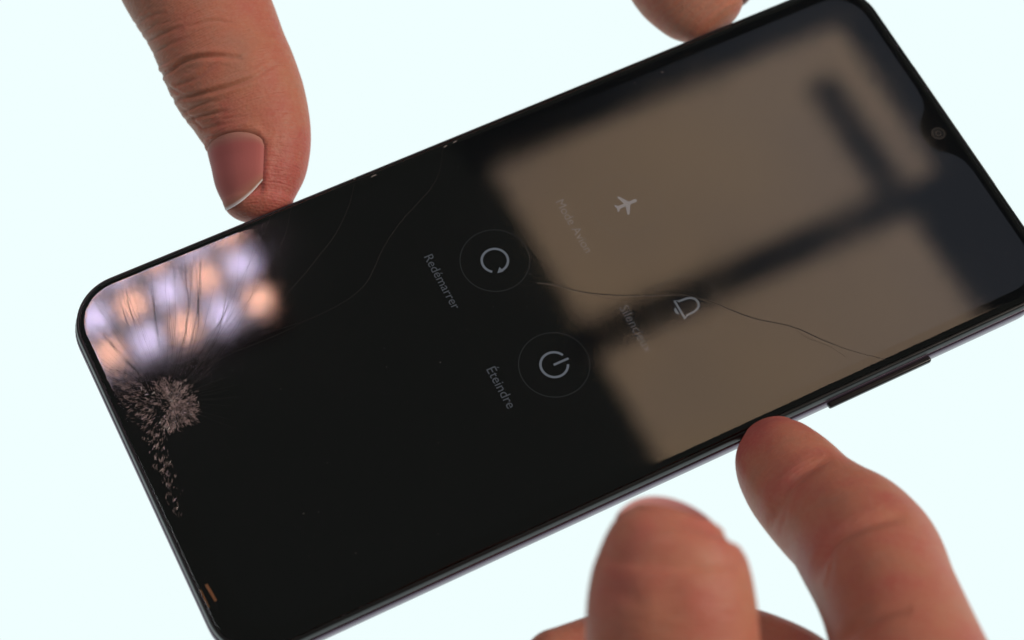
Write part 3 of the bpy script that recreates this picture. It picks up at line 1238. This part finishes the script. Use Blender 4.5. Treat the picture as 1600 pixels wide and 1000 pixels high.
for (x0, x1, yt) in ((760, 860, -230), (610, 690, -250), (470, 530, -310)):
    l = Loft([(x0 - 85, -720, x0 + 75, -720, 8, .9), (x0 - 60, -520, x0 + 90, -520, -8, .9), (x1 - 75, yt - 60, x1 + 75, yt - 60, -22, .9)], 7, step=1.2, nt=48)
    others.append(skin_obj("t", l.mesh(), M_SKIN))
hand_a = union("hand", [d_pal, d_thumb, d_tip] + others)
tag(hand_a, "hand gripping the phone's plain long edge with thumb and fingertip", "hand")
nail(thumb, s_cut, s_tip + 0.3, *NA, hand_a, lift=0.2, straight=0.9, skew=-0.35, rnd=0.27, sink=True)
nail(tipf, f_cut, f_tip + 1.0, 46, 146, hand_a, lift=0.45, straight=0.7, rnd=0.1)

# ---- hand at the button side: index pressing the power button, thumb raised towards the viewer
index = Loft([(1440, 1480, 1730, 1400, 64, .9), (1370, 1260, 1640, 1200, 54, .9), (1312, 1090, 1560, 1045, 42, .92), (1287, 975, 1494, 903, 31, .93), (1247, 888, 1458, 830, 21, .93), (1228, 856, 1425, 798, 17, .92),
              (1207, 836, 1386, 772, 13.5, .9), (1187, 815, 1346, 742, 10, .9), (1165, 782, 1312, 710, 6, .88), (1153, 748, 1284, 688, 2.5, .86),
              (1154, 722, 1266, 676, 0, .84), (1162, 699, 1246, 665, -1.6, .8)], 1.5, step=0.3, nt=156)
T6 = lambda pts, d, w: cr(pts, d, w, 2.777, 1130, 640)
ix_creases = [
    T6([(190, 520), (240, 400), (300, 310), (400, 240), (480, 215)], .75, 9),
    T6([(235, 560), (262, 480), (275, 400)], .25, 5),
    T6([(380, 780), (425, 640), (520, 540), (640, 490), (800, 462)], .8, 10),
    T6([(450, 760), (465, 680), (480, 620)], .3, 5),
    T6([(420, 740), (440, 650), (462, 590)], .25, 4),
    T6([(500, 1010), (600, 930), (720, 880), (820, 870)], .6, 9),
]
d_index = skin_obj("t", index.mesh(ix_creases, 0.06, -0.9, 1.0, lambda s, a: 0.45 + 0.3 * np.clip((s - (index.s[-1] - 22)) / 12, 0, 1)), M_SKIN)
bthumb = Loft([(860, 1700, 1290, 1700, 42, .85), (885, 1380, 1240, 1380, 44, .8), (905, 1150, 1205, 1150, 49, .78), (914, 1010, 1188, 1005, 54, .8), (918, 930, 1180, 925, 57, .82), (930, 880, 1170, 876, 58.5, .82),
               (941, 855, 1161, 853, 59.5, .8), (958, 832, 1150, 831, 60, .74), (986, 814, 1134, 813, 60.5, .64)], 1.5, step=0.3, nt=156)
T1b = lambda pts, d, w: cr(pts, d, w, 3.333, 780, 740)
bt_creases = [T1b([(640, 330), (760, 290), (900, 300)], .18, 9), T1b([(560, 640), (640, 620), (760, 700)], .2, 16), T1b([(880, 760), (900, 640), (960, 560)], .25, 26)]
b_tip = bthumb.s[-1]
d_bth = skin_obj("t", bthumb.mesh(bt_creases, 0.2, -0.6, 1.0, lambda s, a: 0.9), M_SKIN)
mid = Loft([(1420, 1270, 1330, 1400, 20, .9), (1345, 1075, 1250, 1190, 16, .9), (1277, 993, 1215, 1165, 12, .92), (1187, 955, 1170, 1150, 10, .92), (1050, 938, 1050, 1140, 10, .92), (915, 966, 930, 1150, 11, .92), (852, 985, 905, 1150, 12, .9)], 6.5, step=0.8, nt=72)
d_mid = skin_obj("t", mid.mesh((), 0, 0, 1.0, lambda s, a: 0.5), M_SKIN)
ring_ = Loft([(1480, 1400, 1360, 1520, 16, .9), (1380, 1240, 1290, 1370, 10, .9), (1240, 1150, 1210, 1330, 4, .9), (1080, 1130, 1080, 1310, 4, .9), (930, 1160, 960, 1320, 6, .9)], 6, step=1.2, nt=48)
d_ring = skin_obj("t", ring_.mesh((), 0, 0, 1.0, lambda s, a: 0.5), M_SKIN)
pal2 = Loft([(1150, 2700, 1850, 2600, 66, .65), (1000, 2250, 1820, 2120, 62, .55), (880, 1850, 1840, 1700, 54, .5), (900, 1600, 1820, 1440, 46, .46), (1120, 1400, 1760, 1300, 40, .42)], 12, step=3, nt=60, base_cap=10)
d_pal2 = skin_obj("t", pal2.mesh(), M_SKIN)
hand_b = union("hand", [d_pal2, d_index, d_bth, d_mid, d_ring])
tag(hand_b, "hand pressing the phone's side button with its forefinger, blurred thumb raised", "hand")
nail(bthumb, b_tip - 13, b_tip + 2.9, 128, 246, hand_b, lift=0.1, straight=0.55, ax_w=0.9, rnd=0.32, rp=2.0, mat=M_NAIL2)
nail(index, index.s[-1] - 13, index.s[-1] + 0.5, 110, 235, hand_b, lift=0.25, straight=0.75)
